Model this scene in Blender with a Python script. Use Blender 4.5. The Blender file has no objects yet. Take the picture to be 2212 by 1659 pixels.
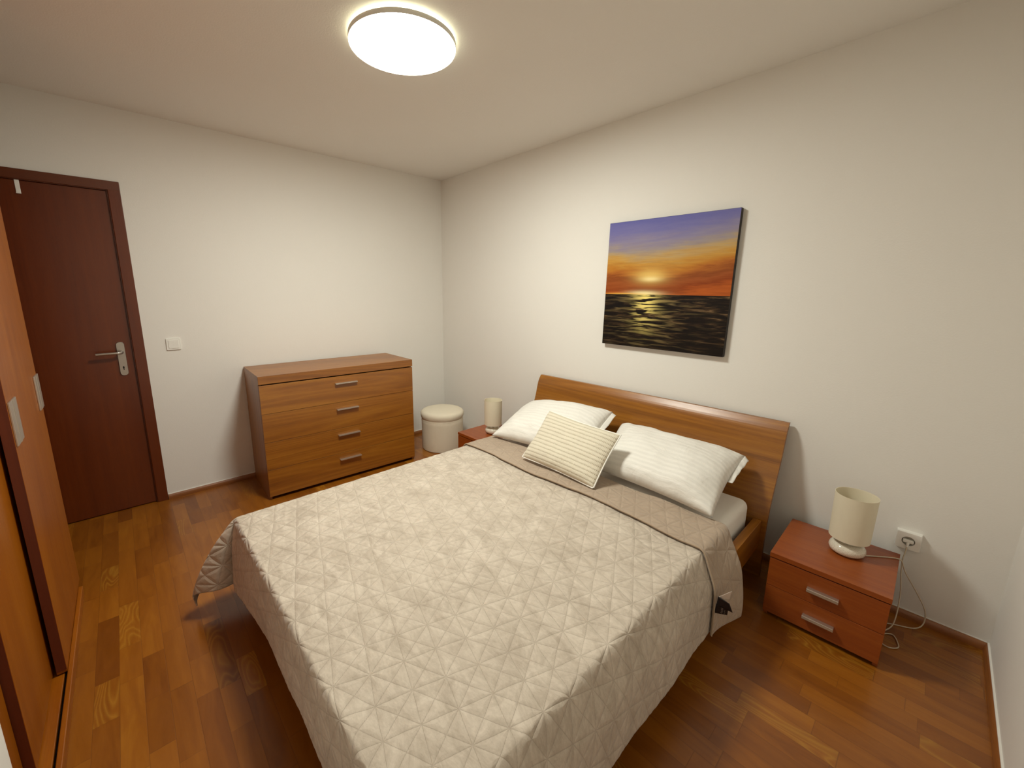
import bpy, bmesh, math, random
import numpy as np
from mathutils import Vector, Matrix, noise as mnoise
random.seed(7)
S = bpy.context.scene
COL = S.collection
R = math.radians

# ------------------------------------------------------------------ camera, world, exposure
F_PX, CAM = 877.24, (3.4498, -2.4910, 1.4346)
YAW, PITCH, ROLL = R(48.268), R(-11.077), R(0.2304)
cd = bpy.data.cameras.new('camera'); cam = bpy.data.objects.new('camera', cd); COL.objects.link(cam)
cd.sensor_fit = 'HORIZONTAL'; cd.sensor_width = 36.0; cd.lens = F_PX*36.0/2212
cd.shift_x = 58.6/2212; cd.shift_y = -25.3/2212
cd.clip_start = 0.02; cd.clip_end = 50
fw = Vector((-math.sin(YAW)*math.cos(PITCH), math.cos(YAW)*math.cos(PITCH), math.sin(PITCH)))
rt = Vector((math.cos(YAW), math.sin(YAW), 0)); up = rt.cross(fw)
rt2 = rt*math.cos(ROLL) + up*math.sin(ROLL); up2 = -rt*math.sin(ROLL) + up*math.cos(ROLL)
cam.matrix_world = Matrix(((rt2.x, up2.x, -fw.x, CAM[0]), (rt2.y, up2.y, -fw.y, CAM[1]), (rt2.z, up2.z, -fw.z, CAM[2]), (0, 0, 0, 1)))
S.camera = cam
wd = bpy.data.worlds.new('night'); S.world = wd; wd.use_nodes = True
wd.node_tree.nodes['Background'].inputs[0].default_value = (0.01, 0.012, 0.02, 1)
wd.node_tree.nodes['Background'].inputs[1].default_value = 0.1
S.view_settings.view_transform = 'Standard'; S.view_settings.look = 'None'
S.view_settings.gamma = 1.0; S.view_settings.use_curve_mapping = False
S.view_settings.exposure = 1.25
LAMP_STRENGTH = 42.0            # ceiling light diffuser
LAMP_COLOR = (0.98, 1.0, 0.90)

ROOM_W, ROOM_H, FRONT_Y, HALL_Y, PIER_X = 3.768, 2.5, -2.80, -3.42, 2.20

# ------------------------------------------------------------------ helpers
def srgb(r, g, b):
    f = lambda c: (c/255/12.92) if c/255 <= 0.04045 else ((c/255+0.055)/1.055)**2.4
    return (f(r), f(g), f(b), 1.0)

def tag(o, label=None, cat=None, group=None, kind=None):
    if label: o['label'] = label
    if cat: o['category'] = cat
    if group: o['group'] = group
    if kind: o['kind'] = kind
    return o

def thing(name, loc=(0, 0, 0), rz=0.0, label=None, cat=None, group=None):
    o = bpy.data.objects.new(name, None); COL.objects.link(o)
    o.location = loc; o.rotation_euler = (0, 0, rz); o.empty_display_size = 0.1
    return tag(o, label, cat, group)

def link_mesh(name, me, mats, parent=None, smooth=False):
    if not isinstance(mats, (list, tuple)): mats = [mats]
    for m in mats: me.materials.append(m)
    if smooth:
        me.polygons.foreach_set('use_smooth', [True]*len(me.polygons))
    o = bpy.data.objects.new(name, me); COL.objects.link(o)
    if parent: o.parent = parent
    return o

def bm_obj(name, bm, mats, parent=None, smooth=False):
    bmesh.ops.recalc_face_normals(bm, faces=bm.faces)
    for e in bm.edges:
        if len(e.link_faces) == 2 and e.calc_face_angle(0) > R(38): e.smooth = False
    me = bpy.data.meshes.new(name); bm.to_mesh(me); bm.free()
    return link_mesh(name, me, mats, parent, smooth)

def add_box(bm, x0, x1, y0, y1, z0, z1, bev=0.0, mi=0, seg=2):
    vs = [bm.verts.new((x, y, z)) for x in (x0, x1) for y in (y0, y1) for z in (z0, z1)]
    idx = [(0, 1, 3, 2), (4, 6, 7, 5), (0, 4, 5, 1), (2, 3, 7, 6), (0, 2, 6, 4), (1, 5, 7, 3)]
    fs = [bm.faces.new([vs[i] for i in f]) for f in idx]
    for f in fs: f.material_index = mi
    bmesh.ops.recalc_face_normals(bm, faces=fs)
    if bev > 0:
        es = list({e for f in fs for e in f.edges})
        r = bmesh.ops.bevel(bm, geom=es, offset=bev, segments=seg, affect='EDGES', profile=0.5)
        for f in r['faces']: f.material_index = mi
    return vs

def box(name, x0, x1, y0, y1, z0, z1, mat, parent=None, bev=0.0, seg=2):
    bm = bmesh.new(); add_box(bm, x0, x1, y0, y1, z0, z1, bev, 0, seg)
    return bm_obj(name, bm, mat, parent)

def lathe(bm, prof, n=48, cx=0, cy=0, mi=0, sx=1.0, sy=1.0, close=False):
    rings = []
    for r, z in prof:
        if r < 1e-6: rings.append([bm.verts.new((cx, cy, z))])
        else: rings.append([bm.verts.new((cx+sx*r*math.cos(2*math.pi*i/n), cy+sy*r*math.sin(2*math.pi*i/n), z)) for i in range(n)])
    prs = list(zip(rings, rings[1:]))
    if close: prs.append((rings[-1], rings[0]))
    for a, b in prs:
        for i in range(n):
            j = (i+1) % n
            if len(a) == 1 and len(b) == 1: continue
            if len(a) == 1: f = bm.faces.new((a[0], b[i], b[j]))
            elif len(b) == 1: f = bm.faces.new((a[i], a[j], b[0]))
            else: f = bm.faces.new((a[i], a[j], b[j], b[i]))
            f.material_index = mi; f.smooth = True

def tube(bm, pts, r, n=8, closed=False, mi=0):
    pts = [Vector(p) for p in pts]; m = len(pts); rings = []
    up_ = Vector((0, 0, 1))
    for i, p in enumerate(pts):
        if closed: t = (pts[(i+1) % m]-pts[i-1])
        else: t = pts[min(i+1, m-1)]-pts[max(i-1, 0)]
        t.normalize()
        a = t.cross(up_)
        if a.length < 0.05: a = t.cross(Vector((1, 0, 0)))
        a.normalize(); b = t.cross(a).normalized()
        rr = r[i] if isinstance(r, (list, tuple)) else r
        rings.append([bm.verts.new(p + a*rr*math.cos(2*math.pi*k/n) + b*rr*math.sin(2*math.pi*k/n)) for k in range(n)])
    for i in range(m if closed else m-1):
        A, B = rings[i], rings[(i+1) % m]
        # match twist
        for k in range(n):
            f = bm.faces.new((A[k], A[(k+1) % n], B[(k+1) % n], B[k])); f.smooth = True; f.material_index = mi
    if not closed:
        for rg in (rings[0], rings[-1]):
            f = bm.faces.new(rg); f.material_index = mi

def catmull(P, k=8):
    P = [Vector(p) for p in P]; out = []
    for i in range(len(P)-1):
        p0, p1, p2, p3 = P[max(i-1, 0)], P[i], P[i+1], P[min(i+2, len(P)-1)]
        for j in range(k):
            t = j/k
            out.append(0.5*((2*p1)+(-p0+p2)*t+(2*p0-5*p1+4*p2-p3)*t*t+(-p0+3*p1-3*p2+p3)*t**3))
    out.append(P[-1]); return out

def grid_mesh(name, P, UV=None, mats=None, parent=None, wrap=False, smooth=True):
    """P: array (n, m, 3)."""
    n, m, _ = P.shape
    me = bpy.data.meshes.new(name)
    ii, jj = np.meshgrid(np.arange(n-1), np.arange(m-1), indexing='ij')
    a = (ii*m+jj).ravel(); F = np.stack([a, a+1, a+m+1, a+m], 1)
    me.vertices.add(n*m); me.vertices.foreach_set('co', P.reshape(-1).astype(np.float32))
    me.loops.add(F.size); me.loops.foreach_set('vertex_index', F.ravel().astype(np.int32))
    me.polygons.add(len(F)); me.polygons.foreach_set('loop_start', np.arange(0, F.size, 4, dtype=np.int32))
    me.polygons.foreach_set('loop_total', np.full(len(F), 4, dtype=np.int32))
    me.update(calc_edges=True)
    if UV is not None:
        uvl = me.uv_layers.new(name='UVMap')
        uvl.data.foreach_set('uv', UV.reshape(-1, 2)[F.ravel()].astype(np.float32).ravel())
    me.validate()
    return link_mesh(name, me, mats, parent, smooth)

# ------------------------------------------------------------------ materials
class NT:
    def __init__(s, name):
        s.m = bpy.data.materials.new(name); s.m.use_nodes = True; s.t = s.m.node_tree
        s.b = s.t.nodes['Principled BSDF']
    def n(s, typ, **kw):
        nd = s.t.nodes.new(typ)
        for k, v in kw.items():
            if k.startswith('i_'): nd.inputs[k[2:].replace('_', ' ')].default_value = v
            else: setattr(nd, k, v)
        return nd
    def l(s, a, b): s.t.links.new(a, b)
    def math(s, op, a, b=None, c=None, clamp=False):
        nd = s.t.nodes.new('ShaderNodeMath'); nd.operation = op; nd.use_clamp = clamp
        for i, v in enumerate((a, b, c)):
            if v is None: continue
            if isinstance(v, (int, float)): nd.inputs[i].default_value = v
            else: s.l(v, nd.inputs[i])
        return nd.outputs[0]
    def mix(s, fac, a, b, mode='MIX'):
        nd = s.t.nodes.new('ShaderNodeMix'); nd.data_type = 'RGBA'; nd.blend_type = mode
        for i, v in ((0, fac), (6, a), (7, b)):
            if isinstance(v, (int, float, tuple)): nd.inputs[i].default_value = v
            else: s.l(v, nd.inputs[i])
        return nd.outputs[2]
    def ramp(s, fac, stops, interp='LINEAR'):
        nd = s.t.nodes.new('ShaderNodeValToRGB'); cr = nd.color_ramp; cr.interpolation = interp
        while len(cr.elements) > 1: cr.elements.remove(cr.elements[-1])
        cr.elements[0].position = stops[0][0]; cr.elements[0].color = stops[0][1]
        for p, c in stops[1:]:
            e = cr.elements.new(p); e.color = c
        s.l(fac, nd.inputs[0]); return nd.outputs[0]
    def noise(s, vec, scale, detail=4, rough=0.5, dist=0.0):
        nd = s.n('ShaderNodeTexNoise'); nd.inputs['Scale'].default_value = scale
        nd.inputs['Detail'].default_value = detail; nd.inputs['Roughness'].default_value = rough
        nd.inputs['Distortion'].default_value = dist
        if vec is not None: s.l(vec, nd.inputs['Vector'])
        return nd.outputs['Fac']
    def mapping(s, vec, scale=(1, 1, 1), loc=(0, 0, 0), rot=(0, 0, 0)):
        nd = s.n('ShaderNodeMapping'); nd.inputs['Scale'].default_value = scale
        nd.inputs['Location'].default_value = loc; nd.inputs['Rotation'].default_value = rot
        s.l(vec, nd.inputs[0]); return nd.outputs[0]
    def bump(s, h, strength=0.3, dist=0.001):
        nd = s.n('ShaderNodeBump'); nd.inputs['Strength'].default_value = strength; nd.inputs['Distance'].default_value = dist
        s.l(h, nd.inputs['Height']); s.l(nd.outputs[0], s.b.inputs['Normal']); return nd
    def coord(s, which='Object'):
        return s.n('ShaderNodeTexCoord').outputs[which]

def plain(name, col, rough=0.5, metal=0.0, coat=0.0, spec=None, bump=None):
    t = NT(name); t.b.inputs['Base Color'].default_value = col
    t.b.inputs['Roughness'].default_value = rough; t.b.inputs['Metallic'].default_value = metal
    t.b.inputs['Coat Weight'].default_value = coat
    if spec is not None: t.b.inputs['Specular IOR Level'].default_value = spec
    if bump: t.bump(t.noise(t.coord(), bump[0], 3), bump[1], bump[2])
    return t.m

def wood(name, dark, mid, light, axis='x', rough=0.38, seed=0.0, figure=0.22, band=13.0, spec=0.7):
    t = NT(name); co = t.coord('Object')
    k = {'x': (0.55, band, band), 'y': (band, 0.55, band), 'z': (band, band, 0.45)}[axis]
    kf = {'x': (6, 190, 190), 'y': (190, 6, 190), 'z': (190, 190, 5)}[axis]
    base = t.mapping(co, k, (seed, seed*1.7, seed*0.6))
    n1 = t.noise(base, 1.0, 5, 0.55, 0.9)
    # cathedral figure: rings of a slowly varying field
    n0 = t.noise(t.mapping(co, tuple(v*0.33 for v in k), (seed*2, seed, 3.1)), 1.0, 2, 0.4, 0.3)
    rings = t.math('FRACT', t.math('MULTIPLY', n0, 26.0))
    rings = t.math('SUBTRACT', 1.0, t.math('ABSOLUTE', t.math('SUBTRACT', t.math('MULTIPLY', rings, 2.0), 1.0)))
    rings = t.math('POWER', rings, 1.6)
    fine = t.noise(t.mapping(co, kf), 1.0, 3, 0.6, 0.2)
    v = t.math('ADD', t.math('MULTIPLY', n1, 1.0-figure), t.math('MULTIPLY', rings, figure))
    v = t.math('ADD', t.math('MULTIPLY', v, 0.62), t.math('MULTIPLY', fine, 0.38))
    c = t.ramp(v, [(0.22, dark), (0.47, mid), (0.74, light)])
    pores = t.math('GREATER_THAN', fine, 0.60)
    c = t.mix(t.math('MULTIPLY', pores, 0.3), c, dark)
    t.l(c, t.b.inputs['Base Color'])
    t.b.inputs['Roughness'].default_value = rough; t.b.inputs['Specular IOR Level'].default_value = spec
    t.l(t.math('ADD', rough-0.05, t.math('MULTIPLY', fine, 0.12)), t.b.inputs['Roughness'])
    t.bump(fine, 0.12, 0.0006)
    return t.m

def wall_mat(name, col, bs=0.25):
    t = NT(name); co = t.coord('Object')
    big = t.noise(co, 0.9, 3, 0.5)
    c = t.mix(big, tuple(v*0.97 for v in col[:3])+(1,), tuple(min(1, v*1.02) for v in col[:3])+(1,))
    t.l(c, t.b.inputs['Base Color']); t.b.inputs['Roughness'].default_value = 0.75
    t.b.inputs['Specular IOR Level'].default_value = 0.25
    t.bump(t.noise(co, 140, 4, 0.6), bs, 0.0015)
    return t.m

def parquet():
    K = lambda *a: tuple(p*q for p, q in zip(srgb(*a), (0.94, 0.95, 0.34, 1.0)))
    t = NT('parquet'); co = t.coord('Object')
    sep = t.n('ShaderNodeSeparateXYZ'); t.l(co, sep.inputs[0]); x, y = sep.outputs[0], sep.outputs[1]
    W_, L_ = 0.0685, 0.29
    v = t.math('DIVIDE', t.math('ADD', y, 10.0-0.007), W_)
    row = t.math('FLOOR', v); fv = t.math('FRACT', v)
    wn = t.n('ShaderNodeTexWhiteNoise', noise_dimensions='1D'); t.l(row, wn.inputs['W'])
    u = t.math('ADD', t.math('DIVIDE', t.math('ADD', x, 5.0), L_), t.math('MULTIPLY', wn.outputs['Value'], 7.0))
    # uneven lengths
    u = t.math('ADD', u, t.math('MULTIPLY', t.math('SINE', t.math('MULTIPLY', u, 2.3)), 0.22))
    cell = t.math('FLOOR', u); fu = t.math('FRACT', u)
    cv = t.n('ShaderNodeCombineXYZ'); t.l(row, cv.inputs[0]); t.l(cell, cv.inputs[1])
    w2 = t.n('ShaderNodeTexWhiteNoise', noise_dimensions='2D'); t.l(cv.outputs[0], w2.inputs['Vector'])
    r1 = w2.outputs['Value']
    cs = t.n('ShaderNodeSeparateColor'); t.l(w2.outputs['Color'], cs.inputs[0]); r2, r3 = cs.outputs[1], cs.outputs[2]
    # grain coordinates per piece
    g = t.n('ShaderNodeCombineXYZ')
    t.l(t.math('ADD', t.math('MULTIPLY', x, 2.6), t.math('MULTIPLY', r2, 60.0)), g.inputs[0])
    t.l(t.math('ADD', t.math('MULTIPLY', y, 17.0), t.math('MULTIPLY', r1, 90.0)), g.inputs[1])
    t.l(t.math('MULTIPLY', r3, 20.0), g.inputs[2])
    n1 = t.noise(g.outputs[0], 1.0, 5, 0.6, 1.2)
    g2 = t.n('ShaderNodeVectorMath', operation='MULTIPLY'); t.l(g.outputs[0], g2.inputs[0]); g2.inputs[1].default_value = (0.7, 0.45, 1)
    n2 = t.noise(g2.outputs[0], 1.0, 2, 0.45, 0.6)
    fig = t.math('FRACT', t.math('MULTIPLY', n2, 24.0))
    fig = t.math('POWER', t.math('SUBTRACT', 1.0, t.math('ABSOLUTE', t.math('SUBTRACT', t.math('MULTIPLY', fig, 2.0), 1.0))), 2.0)
    figmask = t.math('GREATER_THAN', r3, 0.84)
    tone = t.math('ADD', t.math('MULTIPLY', n1, 0.66), t.math('MULTIPLY', r1, 0.30))
    c = t.ramp(tone, [(0.08, K(104, 50, 16)), (0.35, K(136, 76, 28)), (0.60, K(156, 92, 38)), (0.92, K(182, 118, 58))])
    c = t.mix(t.math('MULTIPLY', t.math('MULTIPLY', fig, figmask), 0.28), c, K(210, 158, 92))
    c = t.mix(t.math('MULTIPLY', t.math('MULTIPLY', t.math('GREATER_THAN', r2, 0.90), 0.35), 1.0), c, K(104, 50, 18))
    # seams
    dv = t.math('MULTIPLY', t.math('MINIMUM', fv, t.math('SUBTRACT', 1.0, fv)), W_)
    du = t.math('MULTIPLY', t.math('MINIMUM', fu, t.math('SUBTRACT', 1.0, fu)), L_)
    d = t.math('MINIMUM', dv, du)
    seam = t.math('SUBTRACT', 1.0, t.math('DIVIDE', d, 0.0013, clamp=True), clamp=True)
    c = t.mix(t.math('MULTIPLY', seam, 0.45), c, srgb(70, 34, 12))
    t.l(c, t.b.inputs['Base Color'])
    t.l(t.math('ADD', 0.24, t.math('MULTIPLY', t.noise(co, 9, 3), 0.16)), t.b.inputs['Roughness'])
    t.b.inputs['Coat Weight'].default_value = 0.25; t.b.inputs['Coat Roughness'].default_value = 0.22
    t.bump(t.math('ADD', t.math('MULTIPLY', seam, -1.0), t.math('MULTIPLY', fig, t.math('MULTIPLY', figmask, 0.3))), 0.25, 0.0006)
    return t.m

QROT = R(-17.5); QS = 0.0925; QANCH = (2.679, -2.050)
def quilt_mat(name, base, dark, bstr=0.9, wr=0.6, stitch=0.35, scaleuv=1.0, mottling=0.5):
    """cloth stitched in squares crossed by both diagonals; UVs are metres in the flat cloth"""
    t = NT(name); uv = t.n('ShaderNodeUVMap').outputs[0]
    p = t.mapping(uv, (1, 1, 1), (-QANCH[0], -QANCH[1], 0))
    wob = t.n('ShaderNodeTexNoise'); wob.inputs['Scale'].default_value = 5.0; t.l(uv, wob.inputs['Vector'])
    wv = t.n('ShaderNodeVectorMath', operation='MULTIPLY_ADD'); t.l(wob.outputs['Color'], wv.inputs[0])
    wv.inputs[1].default_value = (0.012, 0.012, 0); t.l(p, wv.inputs[2])
    sp = t.n('ShaderNodeSeparateXYZ'); t.l(wv.outputs[0], sp.inputs[0])
    px = t.math('SUBTRACT', sp.outputs[0], 0.006); py = t.math('SUBTRACT', sp.outputs[1], 0.006)
    ca, sa = math.cos(QROT), math.sin(QROT)
    def line(ax, ay, spc):
        c = t.math('DIVIDE', t.math('ADD', t.math('MULTIPLY', px, ax), t.math('MULTIPLY', py, ay)), spc)
        f = t.math('FRACT', t.math('ADD', c, 100.0))
        return t.math('MULTIPLY', t.math('MINIMUM', f, t.math('SUBTRACT', 1.0, f)), spc)
    d1 = line(ca, sa, QS); d2 = line(-sa, ca, QS)
    k = math.sqrt(0.5)
    d3 = line((ca-sa)*k, (sa+ca)*k, QS*k); d4 = line((ca+sa)*k, (sa-ca)*k, QS*k)
    d = t.math('MINIMUM', t.math('MINIMUM', d1, d2), t.math('MINIMUM', d3, d4))
    puff = t.math('POWER', t.math('DIVIDE', d, 0.0105, clamp=True), 0.62)
    # little puckers radiating beside the seams
    pk = t.noise(t.mapping(uv, (60, 14, 1), (0, 0, 0), (0, 0, R(25))), 1.0, 3, 0.6, 0.8)
    pk2 = t.noise(t.mapping(uv, (12, 52, 1), (0, 0, 0), (0, 0, R(-15))), 1.0, 3, 0.6, 0.8)
    wr_ = t.noise(uv, 22, 5, 0.6, 0.8)
    h = t.math('ADD', puff, t.math('MULTIPLY', t.math('ADD', t.math('MULTIPLY', pk, 0.5), t.math('ADD', t.math('MULTIPLY', pk2, 0.4), wr_)), wr))
    t.bump(h, bstr, 0.0034)
    # dotted thread
    dots = t.math('GREATER_THAN', t.math('SINE', t.math('MULTIPLY', t.math('ADD', px, t.math('MULTIPLY', py, 1.37)), 2*math.pi/0.0052)), -0.2)
    th = t.math('MULTIPLY', t.math('LESS_THAN', d, 0.0011), dots)
    mot = t.noise(t.mapping(uv, (1.0, 1.7, 1), (0, 0, 0), (0, 0, 0.4)), 7.0, 8, 0.72, 1.2)
    fine = t.noise(t.mapping(uv, (1, 2.2, 1), (0, 0, 0), (0, 0, -0.5)), 55, 4, 0.7, 0.5)
    mv = t.math('ADD', t.math('MULTIPLY', mot, 0.75), t.math('MULTIPLY', fine, 0.25))
    c = t.mix(t.ramp(mv, [(0.36, (0, 0, 0, 1)), (0.62, (1, 1, 1, 1))]), tuple(base[i]*(1-mottling)+dark[i]*mottling for i in range(3))+(1,), base)
    c = t.mix(t.math('MULTIPLY', th, stitch), c, dark)
    t.l(c, t.b.inputs['Base Color']); t.b.inputs['Roughness'].default_value = 0.72
    t.b.inputs['Sheen Weight'].default_value = 0.35; t.b.inputs['Sheen Roughness'].default_value = 0.4
    t.b.inputs['Specular IOR Level'].default_value = 0.2
    return t.m

def cloth_white(name, col, stripe=0.03, amt=0.055):
    t = NT(name); uv = t.n('ShaderNodeUVMap').outputs[0]; sp = t.n('ShaderNodeSeparateXYZ'); t.l(uv, sp.inputs[0])
    s_ = t.math('SINE', t.math('MULTIPLY', sp.outputs[1], 2*math.pi/stripe))
    s_ = t.math('ADD', t.math('MULTIPLY', t.math('MULTIPLY', s_, 3.0, clamp=False), 0.5), 0.5, clamp=True)
    c = t.mix(t.math('MULTIPLY', s_, 1.0), col, tuple(v*(1-amt) for v in col[:3])+(1,))
    t.l(c, t.b.inputs['Base Color'])
    t.l(t.math('ADD', 0.45, t.math('MULTIPLY', s_, 0.3)), t.b.inputs['Roughness'])
    t.b.inputs['Sheen Weight'].default_value = 0.15; t.b.inputs['Specular IOR Level'].default_value = 0.3
    w = t.noise(t.mapping(uv, (5, 16, 1), (0, 0, 0), (0, 0, 0.15)), 1.0, 5, 0.55, 1.4)
    w2 = t.noise(uv, 9, 4, 0.5, 1.5)
    t.bump(t.math('ADD', t.math('ADD', w, w2), t.math('MULTIPLY', s_, 0.05)), 0.55, 0.012)
    return t.m

M = {}
def tint(c, k): return (c[0]*k[0], c[1]*k[1], c[2]*k[2], 1.0)
M['wall'] = wall_mat('wall_paint', (0.87, 0.84, 0.785, 1))
M['ceiling'] = wall_mat('ceiling_paint', (0.88, 0.85, 0.80, 1), 0.4)
M['floor'] = parquet()
KW = (0.86, 0.92, 0.34)
D_, MD, LG = [tint(c, KW) for c in (srgb(112, 58, 16), srgb(158, 92, 34), srgb(186, 120, 58))]
M['dresser'] = wood('dresser_wood', D_, MD, LG, 'y', 0.36, 1.3, spec=1.0)
M['dresser_side'] = wood('dresser_side_wood', D_, MD, LG, 'z', 0.36, 4.0, spec=1.0)
BD = [tint(c, KW) for c in (srgb(112, 60, 18), srgb(160, 96, 38), srgb(186, 120, 58))]
M['bed'] = wood('bed_wood', *BD, 'x', 0.33, 2.2)
M['bed_rail'] = wood('bed_rail_wood', *BD, 'y', 0.36, 5.2)
CH = [tint(c, (0.84, 0.86, 0.34)) for c in (srgb(126, 50, 24), srgb(160, 76, 40), srgb(178, 94, 54))]
M['cherry'] = wood('cherry_wood', *CH, 'x', 0.34, 7.7, 0.15)
M['cherry_side'] = wood('cherry_side_wood', *CH, 'z', 0.36, 8.1, 0.15)
WD = [tint(c, (0.80, 0.78, 0.08)) for c in (srgb(136, 66, 16), srgb(168, 92, 28), srgb(188, 112, 44))]
M['wardrobe'] = wood('wardrobe_wood', *WD, 'z', 0.34, 3.3, 0.12, 7.0)
M['wardrobe_x'] = wood('wardrobe_plinth_wood', *WD, 'x', 0.34, 3.9, 0.12, 7.0)
M['wardrobe_shade'] = wood('wardrobe_edge_shade', srgb(92, 34, 12), srgb(110, 46, 16), srgb(122, 54, 20), 'z', 0.5, 3.1, 0.1, 7.0)  # dark wood tone holding the shade of the unlit door edges
M['door'] = wood('door_veneer', *[tint(c, (0.82, 0.74, 0.26)) for c in (srgb(84, 32, 14), srgb(108, 46, 20), srgb(124, 58, 26))], 'z', 0.30, 6.4, 0.1, 8.0)
M['door_x'] = wood('door_casing_wood', *[tint(c, (0.80, 0.76, 0.3)) for c in (srgb(84, 34, 14), srgb(106, 48, 22), srgb(120, 58, 28))], 'y', 0.36, 6.9, 0.1, 8.0)
M['skirt_x'] = wood('skirting_wood_x', srgb(120, 66, 24), srgb(146, 88, 40), srgb(162, 104, 52), 'x', 0.35, 1.9, 0.1)
M['skirt_y'] = wood('skirting_wood_y', srgb(120, 66, 24), srgb(146, 88, 40), srgb(162, 104, 52), 'y', 0.35, 1.2, 0.1)
M['black'] = plain('shadow_gap_black', srgb(22, 12, 8), 0.8)
M['alu'] = plain('brushed_aluminium', srgb(205, 196, 184), 0.38, 0.85, bump=(300, 0.1, 0.0004))
M['steel'] = plain('satin_steel', srgb(190, 184, 176), 0.3, 0.9)
M['plastic'] = plain('white_plastic', srgb(244, 241, 234), 0.35, 0, 0.2)
M['cord'] = plain('cord_pvc', srgb(205, 190, 165), 0.45)
M['recess'] = plain('socket_recess_plastic', srgb(186, 176, 160), 0.5)
M['mattress'] = plain('fitted_sheet_cotton', srgb(246, 243, 236), 0.7, bump=(30, 0.3, 0.003))
M['quilt'] = quilt_mat('quilted_velvet', srgb(213, 200, 184), srgb(166, 151, 134), 0.75, 0.85, 0.5, 1, 0.75)
M['quilt_back'] = quilt_mat('quilt_lining', srgb(182, 162, 142), srgb(146, 126, 108), 0.75, 0.6, 0.35, 1, 0.4)
M['piping_q'] = plain('quilt_binding', srgb(178, 156, 132), 0.8)
M['pillow'] = cloth_white('pillow_sateen', srgb(240, 236, 228))
M['velour'] = plain('cream_plush', srgb(232, 222, 200), 0.9, bump=(160, 0.35, 0.002))
M['shade'] = None

# lamp shade: thin translucent fabric
t = NT('lamp_shade_fabric')
tr = t.n('ShaderNodeBsdfTranslucent'); tr.inputs[0].default_value = srgb(236, 224, 196)
mx = t.n('ShaderNodeMixShader'); mx.inputs[0].default_value = 0.12
t.b.inputs['Base Color'].default_value = srgb(244, 234, 208); t.b.inputs['Roughness'].default_value = 0.8
t.l(t.b.outputs[0], mx.inputs[1]); t.l(tr.outputs[0], mx.inputs[2]); t.l(mx.outputs[0], t.t.nodes['Material Output'].inputs[0])
M['shade'] = t.m
# speckled glazed ceramic
t = NT('speckled_ceramic')
sp_ = t.noise(t.coord(), 420, 2, 0.5)
t.l(t.ramp(sp_, [(0.36, srgb(196, 182, 158)), (0.44, srgb(238, 230, 212))]), t.b.inputs['Base Color'])
t.b.inputs['Roughness'].default_value = 0.12; t.b.inputs['Coat Weight'].default_value = 0.4
M['ceramic'] = t.m
# ribbed cushion cover
t = NT('ribbed_cushion_cover'); uv = t.n('ShaderNodeUVMap').outputs[0]; sp = t.n('ShaderNodeSeparateXYZ'); t.l(uv, sp.inputs[0])
wob = t.noise(uv, 14, 2)
rv = t.math('ABSOLUTE', t.math('SINE', t.math('ADD', t.math('MULTIPLY', sp.outputs[1], math.pi/0.0235), t.math('MULTIPLY', wob, 0.5))))
rib = t.math('POWER', rv, 0.5)
knit = t.math('MULTIPLY', t.math('SINE', t.math('MULTIPLY', sp.outputs[0], 2*math.pi/0.008)), t.math('SUBTRACT', 1.0, rib))
t.l(t.math('ADD', 0.8, 0.1), t.b.inputs['Roughness'])
t.l(t.mix(rib, srgb(208, 196, 172), srgb(224, 215, 194)), t.b.inputs['Base Color'])
t.bump(t.math('ADD', rib, t.math('ADD', t.math('MULTIPLY', knit, 0.5), t.math('MULTIPLY', t.noise(uv, 25, 4), 0.7))), 0.7, 0.004)
t.b.inputs['Sheen Weight'].default_value = 0.2
M['ribbed'] = t.m

# ------------------------------------------------------------------ the room
def struct(o): o['kind'] = 'structure'; return o
WT = 0.12
struct(box('floor', -WT, ROOM_W+WT, HALL_Y-WT, WT, -0.1, 0.0, M['floor']))
struct(box('ceiling', -WT, ROOM_W+WT, HALL_Y-WT, WT, ROOM_H, ROOM_H+0.1, M['ceiling']))
DY0, DY1, DZ = -3.255, -2.455, 2.03           # door leaf opening in the left wall
bm = bmesh.new()
add_box(bm, -WT, 0, DY1, 0, 0, ROOM_H); add_box(bm, -WT, 0, HALL_Y, DY0, 0, ROOM_H); add_box(bm, -WT, 0, DY0, DY1, DZ, ROOM_H)
struct(bm_obj('wall_left', bm, M['wall']))
struct(box('wall_back', -WT, ROOM_W+WT, 0, WT, 0, ROOM_H, M['wall']))
struct(box('wall_right', ROOM_W, ROOM_W+WT, HALL_Y, 0, 0, ROOM_H, M['wall']))
bm = bmesh.new()
add_box(bm, -WT, PIER_X, HALL_Y-WT, HALL_Y, 0, ROOM_H); add_box(bm, PIER_X, ROOM_W, HALL_Y-WT, FRONT_Y, 0, ROOM_H)
struct(bm_obj('wall_front', bm, M['wall']))

def skirting(name, p0, p1, nrm, mat, h=0.034, d=0.016):
    """quarter-round wooden skirting from p0 to p1, nrm points into the room"""
    p0, p1, n_ = Vector(p0), Vector(p1), Vector(nrm)
    prof = [(0, 0), (d, 0)] + [(d*math.cos(a)**0.8 if a < 1.57 else 0.004, 0.006+(h-0.006)*math.sin(a)) for a in np.linspace(0.05, 1.45, 7)] + [(0.004, h), (0, h)]
    bm = bmesh.new()
    A = [bm.verts.new(p0+n_*q[0]+Vector((0, 0, q[1]))) for q in prof]; B = [bm.verts.new(p1+n_*q[0]+Vector((0, 0, q[1]))) for q in prof]
    m = len(prof)
    for i in range(m): bm.faces.new((A[i], A[(i+1) % m], B[(i+1) % m], B[i]))
    bm.faces.new(A); bm.faces.new(B)
    return struct(bm_obj(name, bm, mat))
skirting('baseboard_back', (0, 0, 0), (ROOM_W, 0, 0), (0, -1, 0), M['skirt_x'])
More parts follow.
